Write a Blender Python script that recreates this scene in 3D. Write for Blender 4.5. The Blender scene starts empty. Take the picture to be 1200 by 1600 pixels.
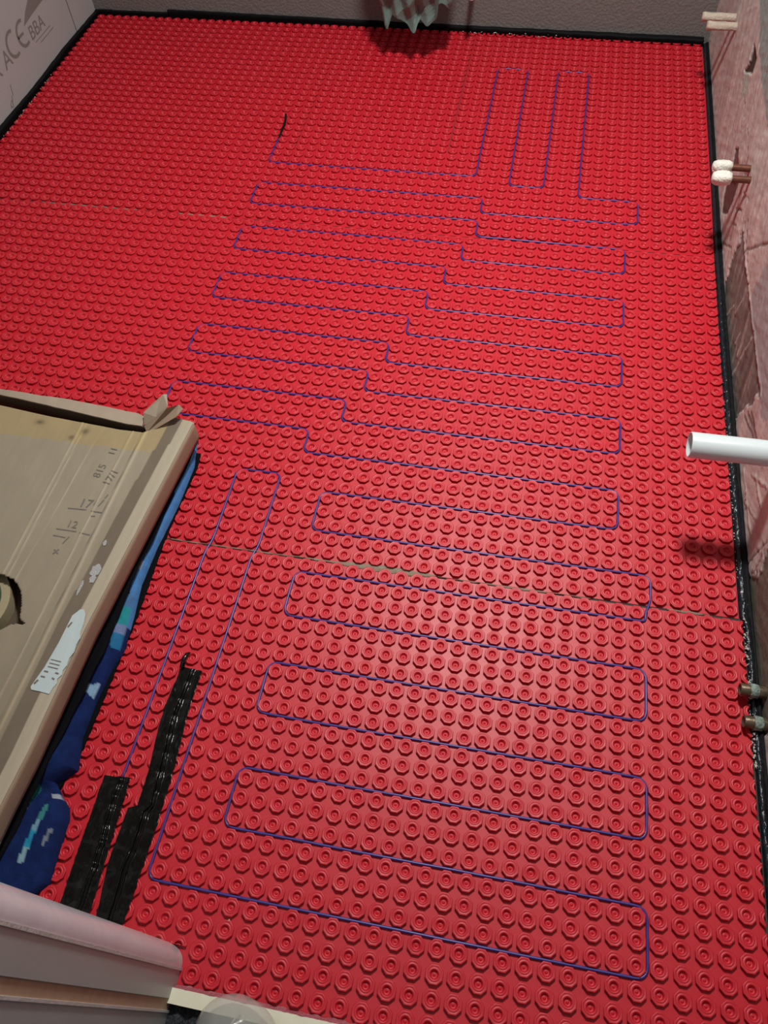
import bpy, bmesh, math, random
import numpy as np
from mathutils import Matrix, Vector
S = 0.03                      # one stud pitch of the mat is 30 mm; z = 0 is the top of the studs

# ------------------------------------------------------------------ camera
def V(x, y, z): return (x*S, y*S, (z+.2)*S)
scene = bpy.context.scene
cd = bpy.data.cameras.new('camera'); cam = bpy.data.objects.new('camera', cd)
scene.collection.objects.link(cam); scene.camera = cam
cd.sensor_fit = 'VERTICAL'; cd.sensor_height = 24.0; cd.lens = 24.0*1237.86/1600
cd.shift_y = -30.52/1600; cd.clip_start = .01
right = Vector((0.98270088, 0.18040991, -0.04184779))
down = Vector((0.12601807, -0.81696225, -0.56275405))
fwd = Vector((-0.13571447, 0.54774533, -0.82556444))
m = Matrix((right, -down, -fwd)).transposed().to_4x4()
m.translation = Vector(V(-9.4156, -23.2357, 42.5166))
cam.matrix_world = m

# ------------------------------------------------------------------ light
w = bpy.data.worlds.new('world'); scene.world = w; w.use_nodes = True
w.node_tree.nodes['Background'].inputs[0].default_value = (.8, .85, 1, 1)
w.node_tree.nodes['Background'].inputs[1].default_value = 0.03
def lamp(name, loc, power, size, color, kind='POINT'):
    ld = bpy.data.lights.new(name, kind); lo = bpy.data.objects.new(name, ld)
    scene.collection.objects.link(lo); lo.location = V(*loc); ld.energy = power; ld.color = color
    if kind == 'AREA': ld.size = size; ld.shape = 'DISK'
    else: ld.shadow_soft_size = size
    return lo
lamp('ceiling_lamp', (-10.5, 24, 65), 40, .22, (1.0, .97, .93), 'AREA')
lamp('doorway_fill', (-12, -40, 70), 5, .2, (.92, .96, 1.0))  # added fill light behind the camera, lifts the lower right wall and jamb
scene.view_settings.view_transform = 'Standard'
scene.view_settings.look = 'None'
scene.view_settings.gamma = 1
scene.view_settings.exposure = 0.0
scene.view_settings.use_curve_mapping = False

# ------------------------------------------------------------------ helpers
COL = scene.collection
rng = np.random.RandomState(7); random.seed(7)
def hsh(i, j, k=0): 
    n = np.sin(i*127.1+j*311.7+k*74.7)*43758.5453
    return n-np.floor(n)
def noise2(x, y, k=0):
    x = np.asarray(x, float); y = np.asarray(y, float)
    i = np.floor(x); j = np.floor(y); u = x-i; v = y-j
    u = u*u*(3-2*u); v = v*v*(3-2*v)
    a = hsh(i, j, k); b = hsh(i+1, j, k); c = hsh(i, j+1, k); d = hsh(i+1, j+1, k)
    return a+(b-a)*u+(c-a)*v+(a-b-c+d)*u*v
def fbm(x, y, k=0, o=4):
    s = 0; a = .5; f = 1
    for q in range(o): s = s+a*noise2(np.asarray(x)*f, np.asarray(y)*f, k+q); a *= .5; f *= 2
    return s
def inpoly(px, py, poly):
    ins = np.zeros(np.shape(px), bool); n = len(poly)
    for a in range(n):
        x1, y1 = poly[a]; x2, y2 = poly[(a+1) % n]
        if y1 == y2: continue
        c = ((y1 > py) != (y2 > py)) & (px < (x2-x1)*(py-y1)/(y2-y1)+x1)
        ins ^= c
    return ins
def segdist(px, py, a, b):
    ax, ay = a; bx, by = b; dx, dy = bx-ax, by-ay
    t = np.clip(((px-ax)*dx+(py-ay)*dy)/(dx*dx+dy*dy+1e-9), 0, 1)
    return np.hypot(px-ax-t*dx, py-ay-t*dy), t

def mat(name, color=(.5,.5,.5), rough=.6, metal=0, spec=.5, bump=None, vary=None, attr=False, alpha=1, coat=0):
    m = bpy.data.materials.new(name); m.use_nodes = True
    nt = m.node_tree; N = nt.nodes; L = nt.links; b = N['Principled BSDF']
    b.inputs['Base Color'].default_value = (*color, 1); b.inputs['Roughness'].default_value = rough
    b.inputs['Metallic'].default_value = metal; b.inputs['Specular IOR Level'].default_value = spec
    b.inputs['Alpha'].default_value = alpha
    b.inputs['Coat Weight'].default_value = coat
    tc = N.new('ShaderNodeTexCoord'); src = None
    if attr:
        at = N.new('ShaderNodeAttribute'); at.attribute_name = 'Col'; src = at.outputs['Color']
        L.new(src, b.inputs['Base Color'])
    if vary:
        sc, amt, c2 = vary
        n = N.new('ShaderNodeTexNoise'); n.inputs['Scale'].default_value = sc; n.inputs['Detail'].default_value = 6
        L.new(tc.outputs['Object'], n.inputs['Vector'])
        r = N.new('ShaderNodeMapRange'); r.inputs[1].default_value = .35; r.inputs[2].default_value = .7
        r.inputs[3].default_value = 0; r.inputs[4].default_value = amt; L.new(n.outputs['Fac'], r.inputs[0])
        mx = N.new('ShaderNodeMix'); mx.data_type = 'RGBA'; L.new(r.outputs[0], mx.inputs[0])
        if src: L.new(src, mx.inputs[6])
        else: mx.inputs[6].default_value = (*color, 1)
        mx.inputs[7].default_value = (*c2, 1); L.new(mx.outputs[2], b.inputs['Base Color'])
    if bump:
        sc, st, dist = bump
        n = N.new('ShaderNodeTexNoise'); n.inputs['Scale'].default_value = sc; n.inputs['Detail'].default_value = 5
        L.new(tc.outputs['Object'], n.inputs['Vector'])
        bp = N.new('ShaderNodeBump'); bp.inputs['Strength'].default_value = st; bp.inputs['Distance'].default_value = dist
        L.new(n.outputs['Fac'], bp.inputs['Height']); L.new(bp.outputs[0], b.inputs['Normal'])
    return m

def link(name, me, m, parent=None, smooth=False):
    o = bpy.data.objects.new(name, me); COL.objects.link(o)
    if m: me.materials.append(m)
    if parent: o.parent = parent
    if smooth: me.polygons.foreach_set('use_smooth', [True]*len(me.polygons))
    return o
def mesh(name, verts, faces, m, parent=None, smooth=False, raw=False, colors=None):
    if not raw: verts = [V(*v) for v in verts]
    me = bpy.data.meshes.new(name); me.from_pydata([tuple(v) for v in verts], [], faces); me.update()
    if colors is not None:
        ca = me.color_attributes.new('Col', 'FLOAT_COLOR', 'POINT')
        c = np.ones((len(verts), 4), np.float32); c[:, :3] = colors; ca.data.foreach_set('color', c.ravel())
    return link(name, me, m, parent, smooth)
def empty(name, loc): 
    o = bpy.data.objects.new(name, None); COL.objects.link(o); o.empty_display_size = .02
    return o
def tag(o, label, cat, group=None, kind=None):
    if label: o['label'] = label
    if cat: o['category'] = cat
    if group: o['group'] = group
    if kind: o['kind'] = kind
    return o
def struct(o): o['kind'] = 'structure'; return o
def box(name, x0, x1, y0, y1, z0, z1, m, parent=None):
    v = [(x, y, z) for x in (x0, x1) for y in (y0, y1) for z in (z0, z1)]
    f = [(0,1,3,2), (4,6,7,5), (0,4,5,1), (2,3,7,6), (0,2,6,4), (1,5,7,3)]
    return mesh(name, v, f, m, parent)
def loft(name, F, nu, nv, m, parent=None, thick=0, smooth=True, colorf=None, tdir=(0,0,-1), raw=False):
    """F(u,v) vectorised -> x,y,z ; closed into a slab by thickness along tdir"""
    u, v = np.meshgrid(np.linspace(0, 1, nu), np.linspace(0, 1, nv), indexing='ij')
    x, y, z = F(u, v); P = np.stack([x+0*u, y+0*u, z+0*u], -1).reshape(-1, 3)
    idx = np.arange(nu*nv).reshape(nu, nv)
    f = np.stack([idx[:-1,:-1], idx[1:,:-1], idx[1:,1:], idx[:-1,1:]], -1).reshape(-1, 4)
    col = colorf(u, v).reshape(-1, 3) if colorf else None
    if thick:
        n = len(P); P = np.r_[P, P+np.array(tdir)*thick]; f2 = f[:, ::-1]+n
        rim = np.r_[idx[:,0], idx[-1,1:], idx[::-1,-1][1:], idx[0,::-1][1:]]
        fs = np.stack([rim[1:], rim[:-1], rim[:-1]+n, rim[1:]+n], -1)
        f = np.r_[f, f2, fs]
        if col is not None: col = np.r_[col, col]
    return mesh(name, P.tolist(), f.tolist(), m, parent, smooth, colors=col)
def tube(name, pts, r, m, parent=None, seg=12, cap=True, rj=None):
    """pts in pitch units; parallel-transport tube"""
    P = np.array(pts, float); n = len(P)
    T = np.gradient(P, axis=0); T /= np.linalg.norm(T, axis=1)[:, None]+1e-12
    up = np.array([0,0,1.0]) if abs(T[0][2]) < .9 else np.array([1.0,0,0])
    A = np.cross(up, T[0]); A /= np.linalg.norm(A); v = []
    for i in range(n):
        A = A-T[i]*(A@T[i]); A /= np.linalg.norm(A)+1e-12; B = np.cross(T[i], A)
        ri = r if np.isscalar(r) else r[i]
        for k in range(seg):
            a = 2*math.pi*k/seg; q = ri*(1+(rj(i, k) if rj else 0))
            v.append(P[i]+q*(math.cos(a)*A+math.sin(a)*B))
    f = [(i*seg+k, i*seg+(k+1) % seg, (i+1)*seg+(k+1) % seg, (i+1)*seg+k) for i in range(n-1) for k in range(seg)]
    if cap: f += [tuple(range(seg))[::-1], tuple((n-1)*seg+k for k in range(seg))]
    return mesh(name, [tuple(q) for q in v], f, m, parent, True)
def lathe_x(name, prof, y, z, m, parent=None, seg=40, jit=None):
    """revolve (x, r) profile about an axis parallel to X through y, z"""
    v = []; n = len(prof)
    for i, (x, r) in enumerate(prof):
        for k in range(seg):
            a = 2*math.pi*k/seg; q = r*(1+(jit(i, a) if jit else 0)); v.append((x, y+q*math.cos(a), z+q*math.sin(a)))
    f = [(i*seg+k, (i+1)*seg+k, (i+1)*seg+(k+1) % seg, i*seg+(k+1) % seg) for i in range(n-1) for k in range(seg)]
    return mesh(name, v, f, m, parent, True)
def plate(name, pts, n, t, m, parent=None):
    """polygon pts extruded by vector n*t"""
    n = Vector(n).normalized()*t; k = len(pts)
    v = [tuple(p) for p in pts]+[tuple(Vector(p)+n) for p in pts]
    f = [tuple(range(k)), tuple(range(2*k-1, k-1, -1))]+[(i, i+k, (i+1) % k+k, (i+1) % k) for i in range(k)]
    o = mesh(name, v, f, m, parent)
    bm = bmesh.new(); bm.from_mesh(o.data); bmesh.ops.recalc_face_normals(bm, faces=bm.faces); bm.to_mesh(o.data); bm.free()
    return o

# ------------------------------------------------------------------ materials
M = {}
M['mat'] = mat('red_membrane', (.56, .013, .027), .44, spec=.5, vary=(14, .25, (.49, .020, .030)), bump=(900, .15, .0006))
M['cable'] = mat('blue_cable', (.045, .035, .235), .34, spec=.6)
M['black'] = mat('black_foam', (.004, .004, .005), .7, spec=.2, bump=(300, .5, .002))
M['film'] = mat('black_gloss_film', (.008, .016, .022), .24, spec=.55, bump=(90, .6, .006))
M['tape'] = mat('black_tape', (.0025, .004, .0035), .17, spec=.5, bump=(90, .2, .003))
M['screed'] = mat('screed', (.05, .04, .035), .85)
M['adh'] = mat('adhesive', (.27, .27, .20), .8, vary=(220, .6, (.34, .10, .08)), bump=(500, .8, .002))
M['xps'] = mat('grey_board', (.40, .40, .40), .7, vary=(3, .5, (.36, .35, .34)), bump=(500, .12, .001))
M['ink'] = mat('grey_ink', (.20, .185, .175), .7)
M['seam'] = mat('dark_joint', (.10, .09, .08), .8)  # dark line of the joint between two wall boards
M['white'] = mat('white_plastic', (.66, .77, .79), .30, spec=.5)
M['paste'] = mat('white_paste', (.80, .80, .72), .6, bump=(220, .8, .004))
M['copper'] = mat('dull_copper', (.20, .075, .045), .42, metal=.55, vary=(120, .7, (.10, .045, .03)))
M['brass'] = mat('tarnished_copper', (.20, .14, .09), .35, metal=.5, vary=(90, .8, (.06, .07, .045)), bump=(300, .4, .001))
M['verd'] = mat('verdigris', (.32, .42, .36), .75, vary=(160, .8, (.05, .08, .06)), bump=(300, .9, .003))
M['mask'] = mat('beige_tape', (.45, .38, .30), .7, vary=(140, .5, (.62, .55, .46)), bump=(200, .8, .003))
M['hole'] = mat('dark_bore', (.01, .008, .007), .9)
M['board'] = mat('cardboard', attr=True, rough=.75, bump=(500, .15, .0008))
M['kraft'] = mat('brown_kraft', (.30, .225, .155), .75, vary=(30, .4, (.25, .175, .12)))
M['flap'] = mat('cardboard_flap', (.40, .33, .25), .75, vary=(40, .4, (.33, .27, .20)))
M['inner'] = mat('cardboard_inside_shade', (.10, .07, .045), .85)  # interior shade put into the colour, darker than the outer card
M['paper'] = mat('white_paper', (.46, .56, .57), .6, bump=(120, .25, .002))
M['print'] = mat('box_print', (.16, .145, .12), .8)
M['foil'] = mat('silver_smear', (.55, .57, .56), .3, spec=.8, bump=(700, 1, .004))
M['towel'] = mat('towel_cloth', attr=True, rough=.95, spec=.15, bump=(1100, .9, .003))
M['sheet'] = mat('black_sheet', (.003, .003, .005), .8, spec=.08)
M['bag'] = mat('grey_green_bag', (.13, .20, .18), .38, spec=.5, vary=(22, .5, (.09, .11, .10)))
M['wood'] = mat('pine', (.80, .80, .62), .6, vary=(60, .4, (.72, .70, .52)))
M['jamb'] = mat('grey_plasterboard', (.42, .45, .45), .38, spec=.45, vary=(9, .4, (.36, .37, .36)), bump=(160, .08, .002))
M['bead'] = mat('glossy_corner', (.62, .66, .70), .18, spec=.7, vary=(16, .4, (.50, .52, .58)), bump=(60, .15, .003))
M['brown'] = mat('brown_timber', (.46, .33, .22), .75, vary=(60, .5, (.34, .24, .16)))
M['rollgreen'] = mat('green_tape_roll', (.01, .06, .045), .35, vary=(300, .7, (.03, .12, .09)))
M['rollcore'] = mat('roll_paper', (.36, .31, .19), .7)
M['knit'] = mat('dark_knit', (.006, .009, .016), .95, vary=(420, .5, (.12, .14, .15)), bump=(400, 1, .004))
M['crumb'] = mat('white_crumb', (.55, .54, .48), .8)
M['ceil'] = mat('ceiling_paint', (.55, .53, .50), .9)
M['film2'] = mat('clear_plastic', (.42, .44, .41), .12, spec=.6, alpha=.55, vary=(30, .4, (.55, .56, .52)))

# back wall: embossed board
M['backwall'] = mat('embossed_board', (.165, .158, .15), .6, vary=(5, .3, (.15, .14, .132)))
nt = M['backwall'].node_tree; vo = nt.nodes.new('ShaderNodeTexVoronoi'); vo.inputs['Scale'].default_value = 130
tcn = [n for n in nt.nodes if n.type == 'TEX_COORD'][0]; nt.links.new(tcn.outputs['Object'], vo.inputs['Vector'])
bp = nt.nodes.new('ShaderNodeBump'); bp.inputs['Strength'].default_value = .5; bp.inputs['Distance'].default_value = .003
nt.links.new(vo.outputs['Distance'], bp.inputs['Height']); nt.links.new(bp.outputs[0], nt.nodes['Principled BSDF'].inputs['Normal'])

# ------------------------------------------------------------------ room shell
struct(box('floor', -62, 8.5, -45, 66.5, -1.4, -.235, M['screed']))
struct(box('ceiling', -63, 9, -45, 67, 80, 81, M['ceil']))
wb = struct(box('wall_back', -63, 9, 65.3, 66.5, -.6, 80, M['backwall']))
wl = struct(box('wall_left', -62.2, -61, -24.5, 65.4, -.6, 80, M['xps']))
# joint between the wall boards, and the markings printed on them
jt = box('board_joint', -61.0, -60.985, 60.02, 60.14, -.2, 30, M['seam'], wl)
def wall_text(s, y, z, h, name='printed_letter', w=1.0, rot=0, shear=0):
    c = bpy.data.curves.new('t', 'FONT'); c.body = s; c.size = h*S*1.4; c.extrude = .0002; c.shear = shear
    o = bpy.data.objects.new('t', c); COL.objects.link(o); dg = bpy.context.evaluated_depsgraph_get()
    me = bpy.data.meshes.new_from_object(o.evaluated_get(dg)); bpy.data.objects.remove(o)
    r = link(name, me, M['ink'], wl)
    # text x -> +Y, text y -> +Z, facing +X
    mm = Matrix(((0,0,1,0), (w,0,0,0), (0,1,0,0), (0,0,0,1)))
    r.matrix_world = Matrix.Translation(Vector(V(-60.98, y, z))) @ Matrix.Rotation(rot, 4, 'X') @ mm
    return r
def arc_mark(name, yc, zc, r, wd, a0, a1, bar=False, sy=1.0):
    v = []; f = []; n = 24
    for i in range(n+1):
        a = math.radians(a0+(a1-a0)*i/n)
        for q in (r-wd/2, r+wd/2): v.append((-60.97, yc+sy*q*math.cos(a), zc+q*math.sin(a)))
    f = [(2*i, 2*i+1, 2*i+3, 2*i+2) for i in range(n)]
    if bar:
        k = len(v); v += [(-60.97, yc-sy*r, zc-wd*.45), (-60.97, yc+sy*.05, zc-wd*.45), (-60.97, yc+sy*.05, zc+wd*.45), (-60.97, yc-sy*r, zc+wd*.45)]
        f.append((k, k+1, k+2, k+3))
    return mesh(name, v, f, M['ink'], wl)
arc_mark('printed_letter', 48.35, 4.85, 1.1, .30, 65, 295, sy=1.0)
arc_mark('printed_letter', 50.55, 4.8, 1.1, .30, 65, 295, True, sy=1.0)
wall_text('A', 45.7, 3.6, 1.6)
wall_text('R', 43.6, 3.6, 1.6)
wall_text('BBA', 51.5, 3.55, 1.3, w=1.0)
plate('printed_triangle', [(-60.985, y, z) for y, z in ((51.1, 5.15), (52.15, 6.0), (53.9, 6.9), (57.2, 5.4), (55.6, 5.5), (53.1, 5.35))], (1,0,0), .01, M['ink'], wl)
for k in range(2): box('printed_line', -60.985, -60.975, 52+k*.8, 55.5+k*.5, 3.15-k*.4, 3.22-k*.4, M['ink'], wl)
wall_text('d', 43.9, .75, .9, rot=.0, shear=.5)
wall_text('/', 45.0, 1.5, 1.0)

# right wall: pink plaster with bare and dark patches, trowel strokes, scratches and a painted pipe shadow
WX = lambda y: np.interp(y, [-25, -10, 0, 12, 25, 42, 66], [6.25, 6.2, 6.12, 6.05, 6.0, 6.2, 6.45])
ny, nz = 900, 210
yy, zz = np.meshgrid(np.linspace(-24, 66, ny), np.r_[np.linspace(-.3, 13.5, nz-70), np.linspace(14, 80, 70)], indexing='ij')
base = np.array([.56, .49, .455]); col = np.ones(yy.shape+(3,))*base
st = fbm(yy*.25-zz*.5, yy*1.1+zz*1.9, 3)                     # stroke-like streaks
f1 = .5*fbm(yy*.5, zz*.6, 9)+.5*fbm((yy*.894-zz*.447)*.8, (yy*.447+zz*.894)*.2, 19); f2 = fbm(yy*3, zz*4, 5)
col *= (.82+.36*st)[..., None]
pp_ = yy*.894-zz*.447; al = yy*.447+zz*.894                 # trowel strokes run steeply down the wall
s1 = fbm(pp_*1.6+.3*noise2(al*.7, pp_*.5, 2), al*.16, 71); s2 = fbm(pp_*5, al*.35, 77)
col *= (.70+.50*s1+.10*s2)[..., None]
def blend(mask, c, a=1.0):
    global col
    mask = (mask*a)[..., None]; col = col*(1-mask)+np.array(c)*mask
blend(np.clip((f1-.55)*5, 0, 1), (.50, .50, .48), .7)
blend(np.clip((.38-f1)*6, 0, 1), (.36, .32, .29), .5)
wy = yy+1.2*(fbm(yy*1.3, zz*1.6, 21)-.5)+.5*(noise2(yy*6, zz*6, 4)-.5); wz = zz+.7*(fbm(yy*1.5, zz*1.2, 33)-.5)+.25*(noise2(yy*7, zz*8, 8)-.5)
PA = [[38.22,2.08],[34.59,4.56],[34.49,3.32],[34.29,1.7],[36.31,.39],[37.6,1.13]]
PA2 = [[39.27,4.39],[38.32,4.99],[36.02,4.54],[38.04,3.2]]
PB = [[28.91,4.29],[26.22,4.43],[23.53,4.4],[20.86,4.47],[17.85,4.44],[13.94,4.39],[12.7,4.45],[13.6,2.29],[14.27,.52],[14.49,-.63],[22.01,-.97],[25.87,-1.07],[27.7,.19],[28.16,1.05],[28.76,2.08],[28.44,3.34]]
PG = [[21.12,7.78],[21.26,4.69],[16.14,4.41],[12.96,4.28],[10.75,4.44],[9,7],[9,12],[21,12]]
PD = [[3.6,6],[2.8,3.6],[2.04,2],[1.67,1.29],[2.53,-.06],[2.0,-1],[-7.2,-1],[-7.53,1.12],[-8.5,6]]
PH = [[44.87,9.8],[42.34,9.95],[42.03,8.88],[44.99,7.41],[44.58,8.55]]
PH2 = [[44.99,7.41],[43.07,8.23],[41.18,7.82],[42.87,6.36]]
PT = [[66,14],[48.88,11.86],[41.7,10.5],[36.9,10.2],[30.2,10.35],[24,9.2],[24,90],[66,90]]
tone = (.75+.5*fbm(yy*.8+zz, zz*2-yy*.6, 40))
def patch(P, c, warp=1, a=1):
    mk = inpoly(yy+(wy-yy)*warp, zz+(wz-zz)*warp, P).astype(float); blend(mk, np.array(c), a); return mk
deep = patch(PB, (.175, .165, .145)); 
blend(deep*np.clip((fbm(pp_*2.4, al*.35, 51)-.52)*6, 0, 1), (.36, .33, .29), .8); blend(deep*np.clip((.42-fbm(pp_*1.4, al*.3, 57))*6, 0, 1), (.10, .085, .075), .7)
patch(PG, (.33, .34, .34), .8, .85)
dd = patch(PD, (.15, .14, .11), .7); deep = deep+dd
blend(dd*np.clip((fbm(yy*3.2, zz*.8, 61)-.5)*5, 0, 1), (.22, .21, .175), .8)
deep = deep+patch(PA, (.115, .07, .062), .25)+patch(PA2, (.14, .09, .08), .3)  # two dark brown patches near the plugged pipes, slightly sunk
patch(PT, (.24, .33, .31), .8, .85)
h1 = patch(PH, (.05, .038, .028), .3); patch(PH2, (.42, .47, .41), .4)
blend(np.clip((segdist(yy, zz, (34.5, 6.6), (31.0, 2.0))[0] < .25).astype(float), 0, 1), (.30, .12, .095), .7)  # shadow of the lower copper pipe, painted as a reddish streak
LINES = [([9.8,.76],[7.55,.77],1,.06),([7.55,.77],[5.21,.74],1,.06),([4.22,.87],[5.62,.83],1,.05),([8.05,2.49],[5.69,2.84],1,.09),([5.69,2.84],[4.21,2.92],1,.09),([7.55,.41],[4.44,2.34],1,.06),([8.47,1.9],[6.06,3.98],1,.08),
 ([3.24,-.14],[2.93,3.03],0,.08),([2.1,.74],[2.6,2.13],0,.07),([24.14,1.49],[24.87,-.46],1,.06),([22.91,3.2],[23.05,1.56],1,.08),([18.55,0],[18.26,4.03],1,.1),([20.61,1.09],[20.59,2.05],1,.1),([19.22,1.24],[19.44,1.96],1,.1),
 ([33.04,0],[29.7,2.1],0,.07),([32.72,3.44],[30.88,4.55],0,.09),([32.16,2.57],[30.68,3.34],0,.07),([13.14,2.19],[10.23,3.21],0,.16),([12.8,2.73],[11.41,3.01],0,.13),([13.35,1.62],[9.87,3.01],0,.13),([29,4.5],[12.6,4.6],1,.07),([26.3,4.6],[22,8.8],0,.12)]
rel = .10*(st-.5)+.10*(s1-.5)+.03*(s2-.5)+.05*(f2-.5)-.12*np.clip(deep, 0, 1)-.25*h1
for a, b, lt, wd in LINES:
    d, t = segdist(wy*.25+yy*.75, wz*.25+zz*.75, a, b); mk = np.clip(1.4-d/wd, 0, 1)
    blend(mk, (.50, .42, .38) if lt else (.13, .09, .08), .85); rel = rel+mk*(.07 if lt else -.07)
for q in range(46):                                          # a chain of pits where the trowel dragged
    y0 = 44-q*.42+.3*rng.randn(); z0 = 7.2-abs(44-y0)*.12+.35*rng.randn(); r0 = .05+.09*rng.rand()
    mk = np.clip(1.3-np.hypot(yy-y0, (zz-z0)*1.2)/r0/1.5, 0, 1); blend(mk, (.12, .07, .06), .8); rel = rel-.1*mk
col = np.clip(col*(.9+.2*f2)[..., None], 0, 1)
xx = WX(yy)-rel*.8
idx = np.arange(ny*nz).reshape(ny, nz)
fc = np.stack([idx[:-1,:-1], idx[:-1,1:], idx[1:,1:], idx[1:,:-1]], -1).reshape(-1, 4)
M['plaster'] = mat('pink_plaster', attr=True, rough=.62, spec=.4, bump=(420, .35, .002))
wr = struct(mesh('wall_right', np.stack([xx, yy, zz], -1).reshape(-1, 3).tolist(), fc.tolist(), M['plaster'], colors=col.reshape(-1, 3), smooth=True))
struct(box('wall_right', 6.9, 8, -24, 66, -.6, 80, M['ceil']))

# near wall and the cut jamb of the doorway
wn = struct(box('wall_near', -62, -22.3, -24.1, -21.9, -.6, 80, M['jamb']))
jb = box('jamb_board', -22.4, -20.95, -24.05, -22.9, -.24, 80, M['jamb'], wn)
def beadF(u, v):                                              # rounded, film-covered corner of the wall
    a = u*math.pi/2
    x = -22.35+1.42*np.sin(a)**.85*(1-.10*(1-np.minimum(v*30, 1))**2); y = -22.9+1.02*np.cos(a)**.8
    z = -.16+80*v**3+(.5*np.sin(a)*0)
    return x, y, z+np.where(v == 0, .9*(1-np.sin(a))*0, 0)
loft('corner_bead', beadF, 22, 60, M['bead'], wn, smooth=True)
box('bead_edge', -20.99, -20.90, -22.93, -22.82, -.2, 80, mat('white_edge', (.62, .62, .61), .5, bump=(200, .4, .002)), wn)
tb = box('timber_stud', -22.5, -21.0, -24.5, -24.05, -.24, 80, M['brown'], wn)
struct(box('trim_1', -40, -20.98, -27.5, -24.52, -1.0, 80, M['jamb']))
box('board_edge', -21.05, -20.93, -24.60, -24.50, -.9, 80, bpy.data.materials['white_edge'], wn)

# ------------------------------------------------------------------ studded mats
A2 = np.array([[-.05173, .0135], [.99779, -.00031], [.00401, .99477]])
A3 = np.array([[-.27817, -.59275], [1.00606, .00375], [.00905, 1.02102]])
Q1 = np.array([[-.25076, -18.9921], [20.13322, -.10369], [-.10673, 20.12425], [.02418, -.08172], [-.22061, .02364], [.01433, -.17717]])
def lay1(u, v):
    u = np.asarray(u, float)/20; v = np.asarray(v, float)/20
    B = np.stack([u**0, u, v, u*u, u*v, v*v], -1)@Q1; return B[..., 0], B[..., 1]
def lay2(u, v):
    u = np.asarray(u, float); v = np.asarray(v, float); B = np.stack([u**0, u, v], -1)@A2; return B[..., 0], B[..., 1]
def lay3(u, v):
    u = np.asarray(u, float); v = np.asarray(v, float); B = np.stack([u**0, u, v], -1)@A3; return B[..., 0], B[..., 1]
# profile rings: (radius, z, octagonality) - undercut wall, flared octagonal lip, groove, dimple, nub
RF = [(.372,-.2,1),(.370,-.11,1),(.378,-.085,1),(.410,-.072,1),(.416,-.04,1),(.409,-.012,1),(.388,-.002,1),(.375,0,1),(.325,-.003,.15),(.305,-.016,0),(.288,-.001,0),(.232,0,0),(.205,-.012,0),(.182,-.07,0),(.150,-.150,0),(.085,-.172,0),(.050,-.125,0),(.015,-.10,0)]
RL = [(.372,-.2,1),(.378,-.085,1),(.413,-.065,1),(.412,-.018,1),(.392,0,1),(.318,-.004,0),(.303,-.016,0),(.286,0,0),(.205,0,0),(.190,-.10,0),(.150,-.175,0),(.02,-.19,0)]
def stud_template(R, n=16):
    vs = []
    for r, z, o in R:
        for k in range(n):
            a = 2*math.pi*(k+.5*0)/n
            am = (a+math.pi/8) % (math.pi/4)-math.pi/8            # flats face the grid axes
            q = r*(o/math.cos(am)+(1-o)); vs.append((q*math.cos(a), q*math.sin(a), z))
    vs = np.array(vs); f = []
    nr = len(R)
    for i in range(nr-1):
        for k in range(n): f.append((i*n+k, i*n+(k+1) % n, (i+1)*n+(k+1) % n, (i+1)*n+k))
    top = [tuple((nr-1)*n+k for k in range(n))]
    return vs, np.array(f), top
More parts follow.
